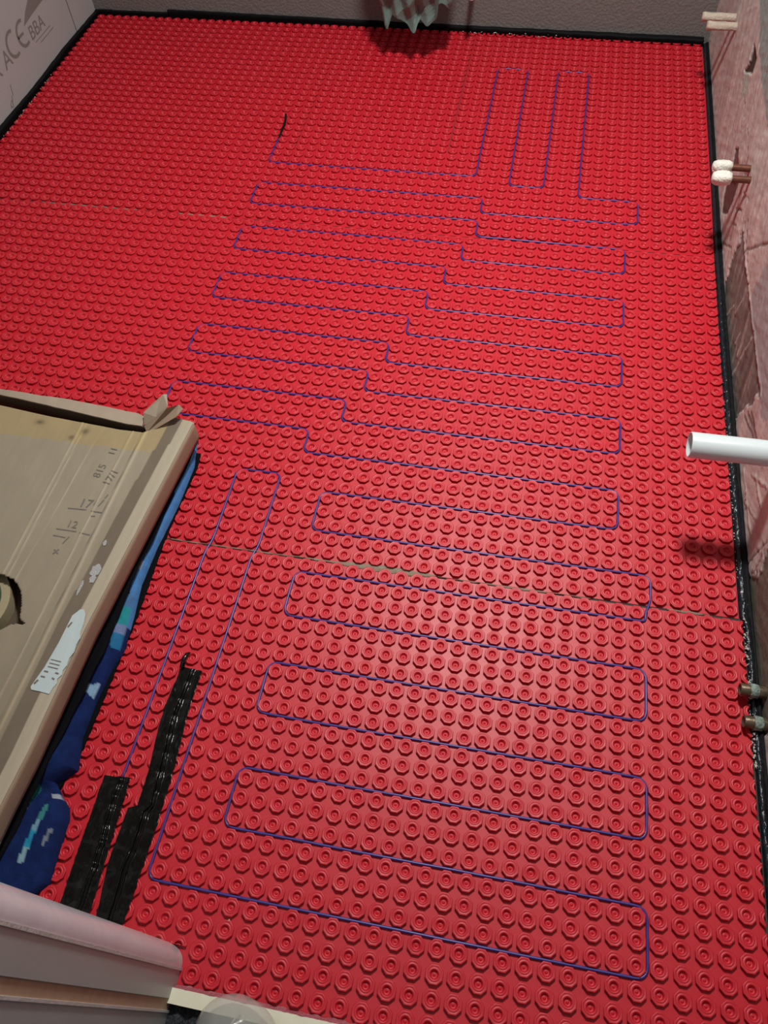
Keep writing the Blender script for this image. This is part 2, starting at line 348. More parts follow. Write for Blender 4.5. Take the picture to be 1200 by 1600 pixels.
def build_mat(name, cols, rows, lay, bounds, label, R, cuts=()):
    T, F, top = stud_template(R); n = len(T)
    u, v = np.meshgrid(cols, rows); u = u.ravel(); v = v.ravel(); x, y = lay(u, v)
    x0, x1, y0, y1 = bounds(x, y) 
    keep = (x > x0-.30) & (x < x1+.30) & (y > y0-.30) & (y < y1+.30)
    x, y, x0, x1, y0, y1 = [a[keep] for a in (x, y, x0, x1, y0, y1)]
    K = len(x); jx = .012*rng.randn(K); jy = .012*rng.randn(K); jz = .006*rng.randn(K)
    P = T[None]+np.zeros((K, 1, 1)); sc = 1+.012*rng.randn(K); P[..., :2] *= sc[:, None, None]
    P[..., 2] = P[..., 2]+(jz[:, None]*(T[:, 2] > -.19)[None])
    tl = .02*rng.randn(K, 2); P[..., 2] += (P[..., 0]*tl[:, :1]+P[..., 1]*tl[:, 1:])*(T[:, 2] > -.19)[None]
    P[..., 0] += (x+jx)[:, None]; P[..., 1] += (y+jy)[:, None]
    P[..., 0] = np.clip(P[..., 0], x0[:, None], x1[:, None]); P[..., 1] = np.clip(P[..., 1], y0[:, None], y1[:, None])
    P = P.reshape(-1, 3); 
    Fa = (F[None]+(np.arange(K)*n)[:, None, None]).reshape(-1, 4)
    Ta = np.array(top)[None]+(np.arange(K)*n)[:, None, None]; Ta = Ta.reshape(-1, len(top[0]))
    # base sheet as rectangles; knife cuts leave thin gaps
    bx0, bx1, by0, by1 = x0.min(), x1.max(), y0.min(), y1.max()
    rects = [(bx0, bx1, by0, by1)]
    for cx, cy0, cy1, wdt in cuts:
        new = []
        for a, b, c, d in rects:
            if a < cx < b and cy0 < d and cy1 > c:
                lo, hi = max(c, cy0), min(d, cy1)
                if lo > c: new.append((a, b, c, lo))
                if hi < d: new.append((a, b, hi, d))
                new += [(a, cx-wdt/2, lo, hi), (cx+wdt/2, b, lo, hi)]
            else: new.append((a, b, c, d))
        rects = new
    nb = len(P); bv = []; bf = []
    for a, b, c, d in rects:
        s = 1.0; nx = max(2, int((b-a)/s)); nyy = max(2, int((d-c)/s))
        gx, gy = np.meshgrid(np.linspace(a, b, nx), np.linspace(c, d, nyy), indexing='ij')
        # follow the slanting borders
        k0 = nb+sum(len(q) for q in bv)
        X0, X1, Y0, Y1 = bounds(gx, gy)
        gx = np.clip(gx, X0, X1); gy = np.clip(gy, Y0, Y1)
        bv.append(np.stack([gx, gy, -.2+.012*(noise2(gx*.4, gy*.4)-.5)], -1).reshape(-1, 3))
        id2 = np.arange(nx*nyy).reshape(nx, nyy)+k0
        bf.append(np.stack([id2[:-1,:-1], id2[1:,:-1], id2[1:,1:], id2[:-1,1:]], -1).reshape(-1, 4))
    P = np.r_[P, np.concatenate(bv)]; Q = np.r_[Fa, np.concatenate(bf)]
    me = bpy.data.meshes.new(name); P = P*S; P[:, 2] += .2*S
    me.vertices.add(len(P)); me.vertices.foreach_set('co', P.astype(np.float32).ravel())
    nl = Q.size+Ta.size; me.loops.add(nl); me.loops.foreach_set('vertex_index', np.r_[Q.ravel(), Ta.ravel()].astype(np.int32))
    npoly = len(Q)+len(Ta); me.polygons.add(npoly)
    ls = np.r_[np.arange(len(Q))*4, Q.size+np.arange(len(Ta))*Ta.shape[1]]
    me.polygons.foreach_set('loop_start', ls.astype(np.int32)); me.update(calc_edges=True); me.validate()
    o = link(name, me, M['mat']); tag(o, label, 'floor mat', 'red studded heating mats'); return o
def b1(x, y):
    n = noise2(y*1.3, 0*y, 5)*.08
    ys = -23.62+0*x; ys = np.where(x < -21.3, -21.95, ys)
    return -60.6+0*x, 5.60+.0*x-(y+22)*.004+n, ys, np.minimum(-.60+0*x, -.60)
def b2(x, y): return -60.6+0*x, np.interp(y, [0, 20, 31], [5.42, 5.42, 5.50]), -.455+0*x, 31.36+0*x
def b3(x, y): return -60.55+0*x, np.interp(y, [31, 42, 56, 65], [5.52, 5.68, 5.82, 5.88]), 31.44+0*x, np.interp(x, [-61, -25, 6], [64.98, 64.93, 64.5])
M1o = build_mat('decoupling_mat', np.arange(-36, 7), np.arange(-6, 19), lay1, b1, 'front red studded mat by the doorway, with both black tape strips on it', RF)
M2o = build_mat('decoupling_mat', np.arange(-62, 7), np.arange(0, 32), lay2, b2, 'middle red studded mat, between the greenish seam and the far mat', RF)
M3o = build_mat('decoupling_mat', np.arange(-62, 7), np.arange(32, 66), lay3, b3, 'far red studded mat against the back wall, with two long knife cuts', RL,
    cuts=[(-31.75, 42.5, 64.6, .075), (-17.45, 43, 64.6, .06), (-24.9, 41, 49, .05)])

# adhesive showing in the seams
def seam(name, xa, xb, yc, wf, label, amp=1):
    def F(u, v):
        x = xa+(xb-xa)*u; wd = wf(x)*(.6+.8*noise2(x*2.3, 0*x, 3))*(.8+.4*noise2(x*7, 0*x, 9))
        c = yc(x)+.05*(noise2(x*1.7, 0*x, 12)-.5)
        return x, c+(v-.5)*2*wd, -.2+.02+.05*np.sin(v*math.pi)*(.3+noise2(x*5, v*4, 7))*amp
    o = loft(name, F, int((xb-xa)*9), 7, M['adh'], thick=.03); return tag(o, label, 'adhesive')
seam('adhesive_smear', -29.2, -20.5, lambda x: -.50+0*x, lambda x: .045+0*x, 'thin line of dried adhesive in the nearer seam beside the cardboard box')
seam('adhesive_smear', -20.4, -12.2, lambda x: -.50+.0*x, lambda x: .06+.24*np.exp(-((x+15.4)/2.4)**2), 'widest patch of greenish adhesive in the nearer mat seam, mid floor')
seam('adhesive_smear', -12.1, -3.0, lambda x: -.52+0*x, lambda x: .035+.03*np.exp(-((x+7)/1.5)**2), 'faint trail of adhesive in the nearer seam, right of the wide patch')
seam('adhesive_smear', 1.4, 3.8, lambda x: -.52+0*x, lambda x: .05+.07*np.exp(-((x-2.8)/.3)**2), 'small buff adhesive crumb line in the nearer seam by the right wall')
seam('adhesive_smear', -52.5, -43.4, lambda x: 31.4+0*x, lambda x: .05+0*x, 'dusty adhesive line in the far mat seam, left half')
seam('adhesive_smear', -39.5, -34.8, lambda x: 31.4+0*x, lambda x: .08+0*x, 'dusty adhesive line in the far mat seam, right half')

# ------------------------------------------------------------------ perimeter strips
def strip_right(u, v):
    y = -23.4+88.2*u; xi = np.interp(y, [-22, -10, -2.2, -.6, -.4, 17, 31, 42, 56, 64.8], [5.80, 5.72, 5.68, 5.62, 5.46, 5.46, 5.53, 5.70, 5.84, 5.93])
    xo = WX(y)+.02; xa = xi+(xo-xi)*v
    z = np.interp(v, [0, .12, .35, .5, .62, .9, 1], [-.2, .0, .06, .02, .16, .18, .05])
    n = .10*(noise2(y*3.2, v*5, 2)-.5)+.07*(noise2(y*9, v*8, 3)-.5)
    return xa, y, z+n*np.sin(np.pi*np.clip(v*1.1, 0, 1))
o = loft('perimeter_strip', strip_right, 900, 14, M['film'], thick=.02); o.data.materials.append(M['black'])
mi = np.zeros(len(o.data.polygons), np.int32); k_ = np.arange(899*13) % 13; mi[:899*13] = (k_ >= 5); o.data.polygons.foreach_set('material_index', mi)
tag(o, 'black foam edge strip with shiny film along the pink plaster wall', 'edge strip', 'black edge strips around the floor')
def strip(name, F, label): 
    o = loft(name, F, 260, 7, M['black'], thick=.02, tdir=(0, 0, -1)); tag(o, label, 'edge strip', 'black edge strips around the floor')
def sb(xa, xb, h, k):
    def F(u, v):
        x = xa+(xb-xa)*u; yb = np.interp(x, [-61, -25, 6], [65.0, 64.95, 64.52])+.05*(noise2(x*2, 0*x, k)-.5)
        hh = h(x)+.06*(noise2(x*1.3, 0*x, k+1)-.5)
        return x, np.where(v < .5, yb, yb+(65.29-yb)*(v-.5)*2), np.where(v < .5, -.22+(hh+.22)*v*2, hh)
    return F
strip('perimeter_strip', sb(-60.9, -52.1, lambda x: .38+0*x, 4), 'short low piece of black edge strip in the far left corner')
strip('perimeter_strip', sb(-52.1, 5.9, lambda x: np.interp(x, [-52, -27, -7, 6], [.72, .50, .42, .40]), 8), 'long black edge strip along the foot of the back wall')
def sl(u, v):
    y = -21.5+86.5*u; xb = -60.52-.10*noise2(y*.5, 0*y, 6); hh = np.interp(y, [30, 41, 48, 57, 65.6], [.7, .62, .42, .5, .25])+.05*(noise2(y*1.5, 0*y, 8)-.5)
    return np.where(v < .5, xb, xb-(60.99+xb)*(v-.5)*2), y, np.where(v < .5, -.22+(hh+.22)*v*2, hh)
strip('perimeter_strip', sl, 'black edge strip along the foot of the printed grey board wall')

# ------------------------------------------------------------------ heating cable
def fillet(P, r=.55, n=6):
    out = [P[0]]
    for a, b, c in zip(P[:-2], P[1:-1], P[2:]):
        a, b, c = map(np.array, (a, b, c)); la = np.linalg.norm(a-b); lc = np.linalg.norm(c-b)
        rr = min(r, la*.48, lc*.48)
        if la < 1e-6 or lc < 1e-6: continue
        p = b+(a-b)/la*rr; q = b+(c-b)/lc*rr
        for k in range(n+1):
            t = k/n; out.append((1-t)**2*p+2*t*(1-t)*b+t*t*q)
    out.append(P[-1]); return np.array(out)
w3 = [(-33.5, 43.9), (-33.5, 39.5), (-14.5, 39.5), (-14.5, 57.5), (-11.5, 57.5), (-11.5, 38.5), (-8.5, 38.5), (-8.5, 57.5), (-5.5, 57.5), (-5.5, 37.5), (-.5, 37.5), (-.5, 34.5),
      (-13.5, 34.5), (-13.5, 36.5), (-33.5, 36.5), (-33.5, 33.5), (-13.5, 33.5), (-13.5, 31.5)]
w2 = [(-1.5, 31.5), (-1.5, 28.5), (-14.5, 28.5), (-14.5, 30.5), (-33.5, 30.5), (-33.5, 27.5), (-15.5, 27.5), (-15.5, 25.5), (-1.5, 25.5), (-1.5, 22.5), (-16.5, 22.5), (-16.5, 24.5),
      (-33.5, 24.5), (-33.5, 21.5), (-17.5, 21.5), (-17.5, 19.5), (-1.5, 19.5), (-1.5, 16.5), (-18.5, 16.5), (-18.5, 18.5), (-33.5, 18.5), (-33.5, 15.5), (-19.5, 15.5), (-19.5, 13.5),
      (-1.5, 13.5), (-1.5, 10.5), (-20.5, 10.5), (-20.5, 12.5), (-33.5, 12.5), (-33.5, 9.5), (-22.5, 9.5), (-22.5, 7.5), (-1.5, 7.5), (-1.5, 4.5), (-20.5, 4.5), (-20.5, 1.5), (.5, 1.5), (.5, -.15)]
w1 = [(.5, 18.0), (.5, 17.5), (-20.5, 17.5), (-20.5, 14.5), (.5, 14.5), (.5, 11.5), (-20.5, 11.5), (-20.5, 8.5), (.5, 8.5), (.5, 5.5), (-20.5, 5.5), (-20.5, 2.5), (.5, 2.5), (.5, -.5), (-23.5, -.5), (-23.5, 18.05)]
w2b = [(-23.5, -.1), (-23.5, 5.5), (-26.5, 5.5), (-26.5, -.1)]
w1b = [(-26.5, 18.05), (-26.5, 3.6)]
W = [np.stack(lay3(*np.array(w3).T), -1), np.stack(lay2(*np.array(w2).T), -1), np.stack(lay1(*np.array(w1).T), -1), np.stack(lay2(*np.array(w2b).T), -1), np.stack(lay1(*np.array(w1b).T), -1)]
path = fillet([tuple(p) for q in W for p in q], .62)
# subdivide and let it sag and wander a little between studs
pp = []
for a, b in zip(path[:-1], path[1:]):
    L = np.linalg.norm(b-a); k = max(1, int(L/.5))
    for i in range(k): pp.append(a+(b-a)*i/k)
pp.append(path[-1]); pp = np.array(pp)
zz_ = -.125+.035*(noise2(pp[:, 0]*.9, pp[:, 1]*.9, 31)-.5); wob = .03*(noise2(pp[:, 0]*.35+9, pp[:, 1]*.35, 15)-.5)
hc = tube('heating_cable', np.c_[pp[:, 0]+wob, pp[:, 1]+wob, zz_], .072, M['cable'], seg=8)
tag(hc, 'long blue heating cable looped between the red studs', 'heating cable')
sx, sy = lay3([-33.5, -33.55, -33.5, -33.6, -33.75], [43.2, 44.4, 45.4, 46.2, 46.8])
sp = np.c_[sx, sy, [-.09, -.05, .03, .12, .16]]
tube('end_sleeve', sp, [.08, .10, .11, .11, .09], M['black'], hc)['label'] = 'black shrink sleeve sealing the end of the cable'

# ------------------------------------------------------------------ tape strips over the cold tails
def studz(x, y):
    """height of a tape laid over the studs of the front mat"""
    U = np.linspace(-30, -22, 9); Z = np.zeros(np.shape(x))-.02
    for u in U:
        for v in range(-4, 13):
            cx, cy = lay1(u, v); d = np.hypot(x-cx, y-cy); Z = np.maximum(Z, .03-.05*np.clip((d-.30)/.38, 0, 1)**1.5)
    return Z
def tape(name, L, R, ridge, label, nu=420, nv=72):
    L = np.array(L, float); R = np.array(R, float)
    tl = np.r_[0, np.cumsum(np.hypot(*np.diff(L, axis=0).T))]; tl /= tl[-1]; tr = np.r_[0, np.cumsum(np.hypot(*np.diff(R, axis=0).T))]; tr /= tr[-1]
    def F(u, v):
        lx = np.interp(u, tl, L[:, 0]); ly = np.interp(u, tl, L[:, 1]); rx = np.interp(u, tr, R[:, 0]); ry = np.interp(u, tr, R[:, 1])
        jag = .04*(noise2(u*70, 0*u, 2)-.5); x = lx+(rx-lx)*v+jag*(v > .5)+.03*(noise2(u*60, 0*u, 7)-.5)*(v < .5); y = ly+(ry-ly)*v
        y = y+.10*(noise2(v*7, 0*v, 5)-.5)*np.exp(-u*30)
        z = studz(x, y); rz = 0
        for c, wd, h in ridge:
            cc = c+(.035*np.sin(u*9+c*4)+.012*np.sin(u*31+c*9))*np.minimum(1, u*6); rz = rz+h*np.exp(-((v-cc)/wd)**2)
        wr_ = .09*(fbm(x*2.2, y*1.0, 9, 3)-.5)+.012*(noise2(x*9, y*5, 4)-.5)
        return x, y, z+rz+wr_+.03
    o = loft(name, F, nu, nv, M['tape'], thick=.025); return tag(o, label, 'tape')
tape('black_tape', [(-27.80, -15.10), (-27.72, -19), (-27.62, -21.85)], [(-26.35, -15.05), (-26.2, -18), (-26.02, -21.85)], [(.62, .035, .13), (.74, .035, .13)], 'shorter black tape strip, nearer the blue towel')
tape('black_tape', [(-25.66, -8.60), (-25.85, -11.0), (-25.80, -12.3), (-25.55, -14.3), (-25.50, -16.3), (-25.95, -16.5), (-26.0, -19.2), (-25.62, -21.85)],
     [(-24.40, -8.75), (-24.45, -11), (-24.22, -14), (-24.15, -17), (-24.2, -19.5), (-24.25, -21.85)], [(.47, .032, .15), (.60, .032, .15)], 'longer black tape strip beside the blue cable', nu=620)
tube('tape_curl', [(-25.6, -8.75, .1), (-25.62, -8.3, .22), (-25.55, -7.95, .2), (-25.42, -7.8, .12)], [.16, .13, .12, .05], M['tape'], [o for o in COL.objects if o.name.startswith('black_tape.')][0], seg=7)

# ------------------------------------------------------------------ pipes on the right wall
def pipe_x(name, y, z, x0, x1, r, m, label, bore=.8, group=None):
    o = lathe_x(name, [(x1, r), (x0+.04, r), (x0, r*.97), (x0, r*bore), (x0+.9, r*bore), (x0+.92, 0.001)], y, z, m)
    return tag(o, label, 'pipe', group)
wp = pipe_x('waste_pipe', 6.0, 7.1, .90, 6.15, .72, M['white'], 'open white plastic waste pipe sticking out of the right wall', bore=.90)
for y, z, x0, lab in ((32.82, 6.8, 3.42, 'copper pipe with a white plug, farther of the plugged pair'), (31.61, 6.67, 3.36, 'copper pipe with a white plug, nearer of the plugged pair')):
    e = empty('plugged_pipe', (0,0,0)); tag(e, lab, 'pipe', 'plugged copper pipes')
    lathe_x('copper_tube', [(6.6, .25), (x0+1.0, .25)], y, z, M['copper'], e)
    jt_ = lambda i, a, y=y: .10*math.sin(3*a+y)+.06*math.sin(5*a+i*1.3)
    lathe_x('white_plug', [(x0+1.38, .25), (x0+1.35, .40), (x0+1.1, .50), (x0+.7, .50), (x0+.35, .47), (x0+.08, .36), (x0, .15), (x0, .001)], y, z, M['paste'], e, jit=jt_)
for y, z, x0, lab in ((55.15, 6.94, 3.50, 'beige taped pipe stub in the far right corner, upper one'), (53.5, 6.97, 3.81, 'beige taped pipe stub in the far right corner, lower one')):
    o = lathe_x('taped_pipe', [(6.9, .34), (6.5, .36), (5.6, .33), (x0+1.5, .34), (x0+.8, .36), (x0+.15, .40), (x0, .33), (x0, .12), (x0+.03, .001)], y, z, M['mask'], jit=lambda i, a: .08*math.sin(2*a+i*2)+.04*math.sin(5*a+i))
    tag(o, lab, 'pipe', 'beige taped pipes')
for y, z, x0, lab in ((-5.09, .62, 4.92, 'tarnished open copper pipe by the mat edge, farther of the pair'), (-6.74, .33, 5.10, 'tarnished open copper pipe by the mat edge, nearer of the pair')):
    e = empty('copper_pipe', (0,0,0)); tag(e, lab, 'pipe', 'tarnished copper pipes')
    lathe_x('copper_tube', [(7.4, .33), (6.1, .33), (x0+.05, .33), (x0, .31), (x0, .26), (x0+.8, .25), (x0+.82, .001)], y, z, M['brass'], e)
    lathe_x('corrosion_collar', [(x0+.95, .33), (x0+.90, .37), (x0+.72, .39), (x0+.55, .37), (x0+.5, .33)], y, z, M['verd'], e, jit=lambda i, a: .07*math.sin(4*a+i*2))

# ------------------------------------------------------------------ things at the back wall
o = tube('white_pipe', [(-17.9, 65.4, 5.3), (-17.75, 62.5, 5.28), (-17.65, 60.6, 5.26), (-17.65, 60.45, 5.26)], [.28, .28, .30, .22], M['white'], seg=20)
tag(o, 'thin white pipe stub on the back wall, right of the grey bag', 'pipe')
BP = tube('soil_pipe', [(-23.3, 65.4, 9), (-23.3, 58.2, 9)], 1.7, M['white'], seg=28); tag(BP, 'wide pipe behind the crumpled grey bag at the back wall', 'pipe')
def bagF(u, v):
    # u round the bag, v from the open top down to the ragged foot
    a = u*2*math.pi; fr = -np.cos(a)                                    # fr = +1 faces the camera side
    x = -22.8+np.sin(a)*(4.1-.3*v)*(1+.05*np.sin(5*a+3*v)); 
    foot = np.interp(x, [-27, -26.2, -25.76, -25.5, -25.08, -24.26, -23.0, -22.7, -22.36, -21.54, -20.9, -20.66, -20.4, -19.9, -19.55, -18.84], [7.2, 4.9, 3.4, 3.5, 4.8, 4.5, 3.4, 3.5, 4.5, 4.0, 4.4, 4.4, 6.2, 5.9, 5.3, 6.6])
    z = 14-(14-foot)*v
    fold = .55*np.abs(((x*1.1+z*.28) % 1.6)-.8)+.45*np.abs(((x*.5-z*.6) % 1.9)-.95)
    y = 59.2-fr*(1.7+.4*np.sin(z))+fold*np.where(fr > 0, -1, .4)+1.3*np.sin(v*math.pi*.9)*0
    return x, y, z
bg = loft('plastic_bag', bagF, 110, 30, M['bag'], smooth=False); tag(bg, 'crumpled grey-green plastic bag hanging at the back wall', 'bag')

# ------------------------------------------------------------------ towel and black sheet under the box
TR = [(-29.85, 7.2), (-29.35, 5.0), (-29.41, 1.89), (-29.7, -1.54), (-29.75, -4.04), (-29.44, -6.33), (-29.27, -8.34), (-29.53, -9.55), (-29.69, -11.53), (-29.67, -13.53), (-29.25, -15.2), (-30.1, -16.0), (-29.52, -16.59), (-28.99, -17.01), (-28.73, -17.59), (-28.63, -18.95), (-28.5, -20.6), (-29.3, -21.6)]
TR = np.array(TR); tt = np.linspace(0, 1, len(TR)); 
def towF(u, v):
    ex = np.interp(u, tt, TR[:, 0]); ey = np.interp(u, tt, TR[:, 1])
    x = -35+(ex+35)*v; y = ey
    h = .62+.30*(fbm(x*.7, y*.35, 3)-.5)+.10*(noise2(x*2.2, y*1.5, 6)-.5)
    h = h+.35*np.exp(-((y+15.2+.35*(x+30))/.8)**2)-.45*np.exp(-((y+16.3-.3*(x+30))/.45)**2)+.25*np.exp(-((y+18.5-.4*(x+30))/1.2)**2)
    e = np.clip((1-v)*9, 0, 1); roll = np.sqrt(1-(1-e)**2)
    return x, y, h*roll-.02*(1-roll)
def towC(u, v):
    x, y, z = towF(u, v); n = fbm(x*4, y*4, 2)
    c = np.ones(x.shape+(3,))*np.array([.010, .026, .125]); c *= (.65+.8*n)[..., None]
    def put(mask, colr):
        nonlocal c; c = np.where(mask[..., None], np.array(colr)*(.8+.4*n)[..., None], c)
    ed = np.interp(u, tt, TR[:, 0])-x
    put((y > -7.0) & (ed < .42+.3*noise2(y*.6, 0*y, 3)), (.09, .27, .62))
    put((y > 5.2) & (ed < .8), (.10, .28, .68))
    put((y > -5) & (ed > .30+.25*noise2(y*.6, 0*y, 3)), (.006, .011, .035))
    put((y < -2.6) & (y > -3.2) & (ed > .35) & (ed < .9), (.42, .48, .52))
    q = (ed > .15) & (ed < 1.15-(np.abs(y+6.6)*.28))
    put(q & (y < -5.1) & (y > -5.8), (.08, .22, .45)); put(q & (y < -5.8) & (y > -6.9), (.03, .33, .38))
    put(q & (y < -6.9) & (y > -7.5), (.22, .30, .55)); put(q & (y < -7.5) & (y > -8.4), (.03, .20, .42))
    put((y < -10.6+.1*np.sin(x*9)) & (y > -11.25+.12*np.sin(x*7)) & (ed > .15) & (ed < 1.1), (.30, .50, .72))
    put((np.abs(y+16.62-.25*(x+29.5)) < .15) & (ed > .0) & (ed < .55), (.42, .52, .60))
    def st(xc0, yc0, xc1, yc1, wd): 
        d, t = segdist(x, y, (xc0, yc0), (xc1, yc1)); return d < wd, t
    for a, w_ in (((-30.95, -16.4, -31.1, -17.9), .20), ((-31.3, -18.6, -31.75, -19.15), .22)):
        k, t = st(*a, w_); put(k & (t < .7), (.03, .28, .27)); put(k & (t >= .7), (.45, .52, .50))
    k, t = st(-29.85, -17.3, -30.1, -19.9, .14); put(k & (t < .25), (.06, .30, .30)); put(k & (t >= .25) & (t < .45), (.22, .45, .60)); put(k & (t >= .45) & (t < .75), (.03, .36, .60)); put(k & (t >= .75), (.30, .55, .62))
    k, t = st(-29.15, -18.3, -29.3, -19.0, .08); put(k, (.25, .30, .38))
    return c
tw = loft('beach_towel', towF, 420, 60, M['towel'], thick=.02, colorf=towC); tag(tw, 'blue patterned towel spread under the cardboard box', 'towel')
def shF(u, v):
    y = 6.5-27.7*u; x = -36+v*(np.interp(y, [-21, -18, -12, -9, -6, 0, 5, 7.4], [-31.1, -30.75, -30.25, -30.0, -30.05, -29.75, -29.5, -29.3])+.12*(noise2(y*.8, 0*y, 9)-.5)+36)
    return x, y, 1.0+.10*np.sin(y*1.1)*v+.35*(1-v)+.08*(noise2(x*2, y*2, 2)-.5)
sh = loft('black_sheet', shF, 120, 24, M['sheet'], thick=.05); tag(sh, 'black plastic sheet between the cardboard box and the towel', 'sheet')
def unF(u, v):
    y = 6.2-22.8*u; x = -34+v*(np.interp(y, [-17, -14, -10, -6, 0, 5, 6.3, 7.4], [-30, -29.45, -29.35, -29.3, -29.45, -29.15, -29.3, -30.2])+34)
    return x, y, -.0+.10*(noise2(x*3, y*3, 5))*(1-v**6)+.02
un = loft('rubber_sheet', unF, 160, 20, M['sheet'], thick=.06); tag(un, 'thin black sheet peeping out under the right hem of the towel', 'sheet')

# ------------------------------------------------------------------ cardboard box
bx = empty('cardboard_box', (0,0,0)); tag(bx, 'flat brown cardboard box with a torn white label, lying on the towel', 'box')
ZT = 3.2
edge = lambda y: np.interp(y, [-19.5, -18.07, -15.5, -8.47, 6.27], [-30.95, -30.88, -30.66, -30.40, -29.07])
hole = [(-40, -6.0), (-36.7, -6.05), (-35.81, -6.25), (-35.2, -6.7), (-34.85, -7.2), (-34.6, -7.75), (-34.45, -8.2), (-34.35, -8.5), (-33.85, -8.8), (-34.7, -8.95), (-36, -10.2), (-37.5, -11.6), (-40, -12)]
nx_, ny_ = 210, 330
gx, gy = np.meshgrid(np.linspace(0, 1, nx_), np.linspace(0, 1, ny_), indexing='ij')
X_ = -47+18*gx
Y = -19.6+gy*(5.1-(-19.6))+gy**8*np.interp(X_, [-47, -42.5, -38.6, -33.7, -31.85, -31.34, -30.37, -29], [1.1, .78, .35, 0, 0, .5, 1.5, 1.3]); X = -47+(edge(Y)+47)*gx
de = edge(Y)-X                                                  # distance from the right edge
crease = lambda a, b: (Y-a[1])/(b[1]-a[1])*(b[0]-a[0])+a[0]
cl = [((-36.32, 5.3), (-36.55, -6.42), .06, .05), ((-36.05, 5.3), (-36.2, -6.4), .04, .03), ((-34.85, 4.98), (-35.52, -4.33), .03, .02), ((-32.78, 4.75), (-33.4, -12.0), .05, .05), ((-31.95, 4.88), (-32.62, -14.22), .09, .06), ((-32.15, 4.8), (-32.85, -14), .03, -.03)]
Zb = ZT+.10*(fbm(X*.25, Y*.2, 3)-.5)+.03*(fbm(X*1.6, Y*.5, 5)-.5)
cc = np.ones(X.shape+(3,))*np.array([.29, .255, .185]); n1 = fbm(X*1.2, Y*.6, 8); n3 = fbm(X*9, Y*.5, 18)
cc *= (.86+.18*n1+.12*n3)[..., None]
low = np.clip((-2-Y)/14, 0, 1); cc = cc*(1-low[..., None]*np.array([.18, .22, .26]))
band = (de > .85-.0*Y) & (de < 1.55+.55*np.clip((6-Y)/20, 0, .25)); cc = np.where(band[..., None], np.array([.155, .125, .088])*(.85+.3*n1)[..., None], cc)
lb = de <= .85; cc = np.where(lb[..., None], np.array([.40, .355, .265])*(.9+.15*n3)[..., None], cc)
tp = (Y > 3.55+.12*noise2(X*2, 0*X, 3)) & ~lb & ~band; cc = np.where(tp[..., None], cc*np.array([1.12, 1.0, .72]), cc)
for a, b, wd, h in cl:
    d = np.abs(X-crease(a, b)); k = np.exp(-(d/wd)**2); Zb = Zb+h*k; cc = cc*(1+.45*np.sign(h)*k[..., None])  # ridges also painted lighter as highlights, the groove darker
k = np.exp(-((de-.10)/.03)**2)*(Y > -12); Zb -= .02*k
Zb = Zb-.10*np.exp(-((de-.0)/.12)**2)
pit = np.exp(-(np.hypot((X+35.9)*1.0, Y-4.6)/.25)**2)+np.exp(-(np.hypot((X+39.2)*.6, Y-4.9)/.18)**2)+np.exp(-(np.hypot((X+36.6)*1.0, Y-4.0)/.2)**2); cc = cc*(1-.6*np.clip(pit, 0, 1))[..., None]
# the printed arrows and notes on the lid
def pr_line(a, b, wd=.05):
    global cc
    d, t = segdist(X, Y, a, b); cc = np.where((d < wd)[..., None], cc*.52, cc)
idx = np.arange(nx_*ny_).reshape(nx_, ny_); fq = np.stack([idx[:-1,:-1], idx[1:,:-1], idx[1:,1:], idx[:-1,1:]], -1).reshape(-1, 4)
Pc = np.stack([X, Y, Zb], -1).reshape(-1, 3); cen = Pc[fq].mean(1); kp = ~inpoly(cen[:, 0], cen[:, 1], hole)
fq = fq[kp]
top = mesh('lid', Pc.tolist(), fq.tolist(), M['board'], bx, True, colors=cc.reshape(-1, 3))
so = top.modifiers.new('thick', 'SOLIDIFY'); so.thickness = .12*S; so.offset = -1
# side wall, floor and back wall of the box
n_ = 60; ys = np.linspace(-19.6, 6.3, n_)
def sideF(u, v):
    y = -19.6+u*25.9; return edge(y)+.02+.10*np.sin(v*3.1)*.4, y, ZT-.06-(1.5)*v
loft('side_panel', sideF, 60, 6, M['kraft'], bx, thick=.10, tdir=(-1, 0, 0))
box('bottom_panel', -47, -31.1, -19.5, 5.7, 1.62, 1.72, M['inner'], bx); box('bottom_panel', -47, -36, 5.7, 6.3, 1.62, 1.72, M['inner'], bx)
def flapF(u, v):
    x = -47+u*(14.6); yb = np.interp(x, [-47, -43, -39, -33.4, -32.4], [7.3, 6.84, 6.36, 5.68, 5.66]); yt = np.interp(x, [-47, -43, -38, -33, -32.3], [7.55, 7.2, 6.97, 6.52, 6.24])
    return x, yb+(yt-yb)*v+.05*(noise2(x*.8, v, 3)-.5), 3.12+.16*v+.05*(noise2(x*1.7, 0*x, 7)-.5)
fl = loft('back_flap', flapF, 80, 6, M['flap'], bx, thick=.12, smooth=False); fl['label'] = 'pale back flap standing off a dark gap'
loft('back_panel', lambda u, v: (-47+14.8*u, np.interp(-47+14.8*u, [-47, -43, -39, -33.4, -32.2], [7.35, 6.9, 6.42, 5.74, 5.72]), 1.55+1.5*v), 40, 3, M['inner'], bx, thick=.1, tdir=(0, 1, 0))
plate('torn_flap', [(-32.3, 5.75, 3.1), (-32.35, 6.3, 3.7), (-31.15, 7.25, 4.5), (-30.9, 7.3, 4.5), (-30.6, 6.45, 4.35), (-31.2, 6.0, 3.7)], (.3, .8, .4), .08, M['flap'], bx)
plate('torn_flap', [(-32.28, 5.7, 3.08), (-30.62, 6.42, 4.3), (-30.1, 7.0, 4.05), (-29.75, 6.75, 3.95), (-30.05, 6.2, 3.8), (-31.5, 5.4, 3.15), (-31.95, 5.25, 3.02)], (.2, .7, -.6), .06, M['kraft'], bx)
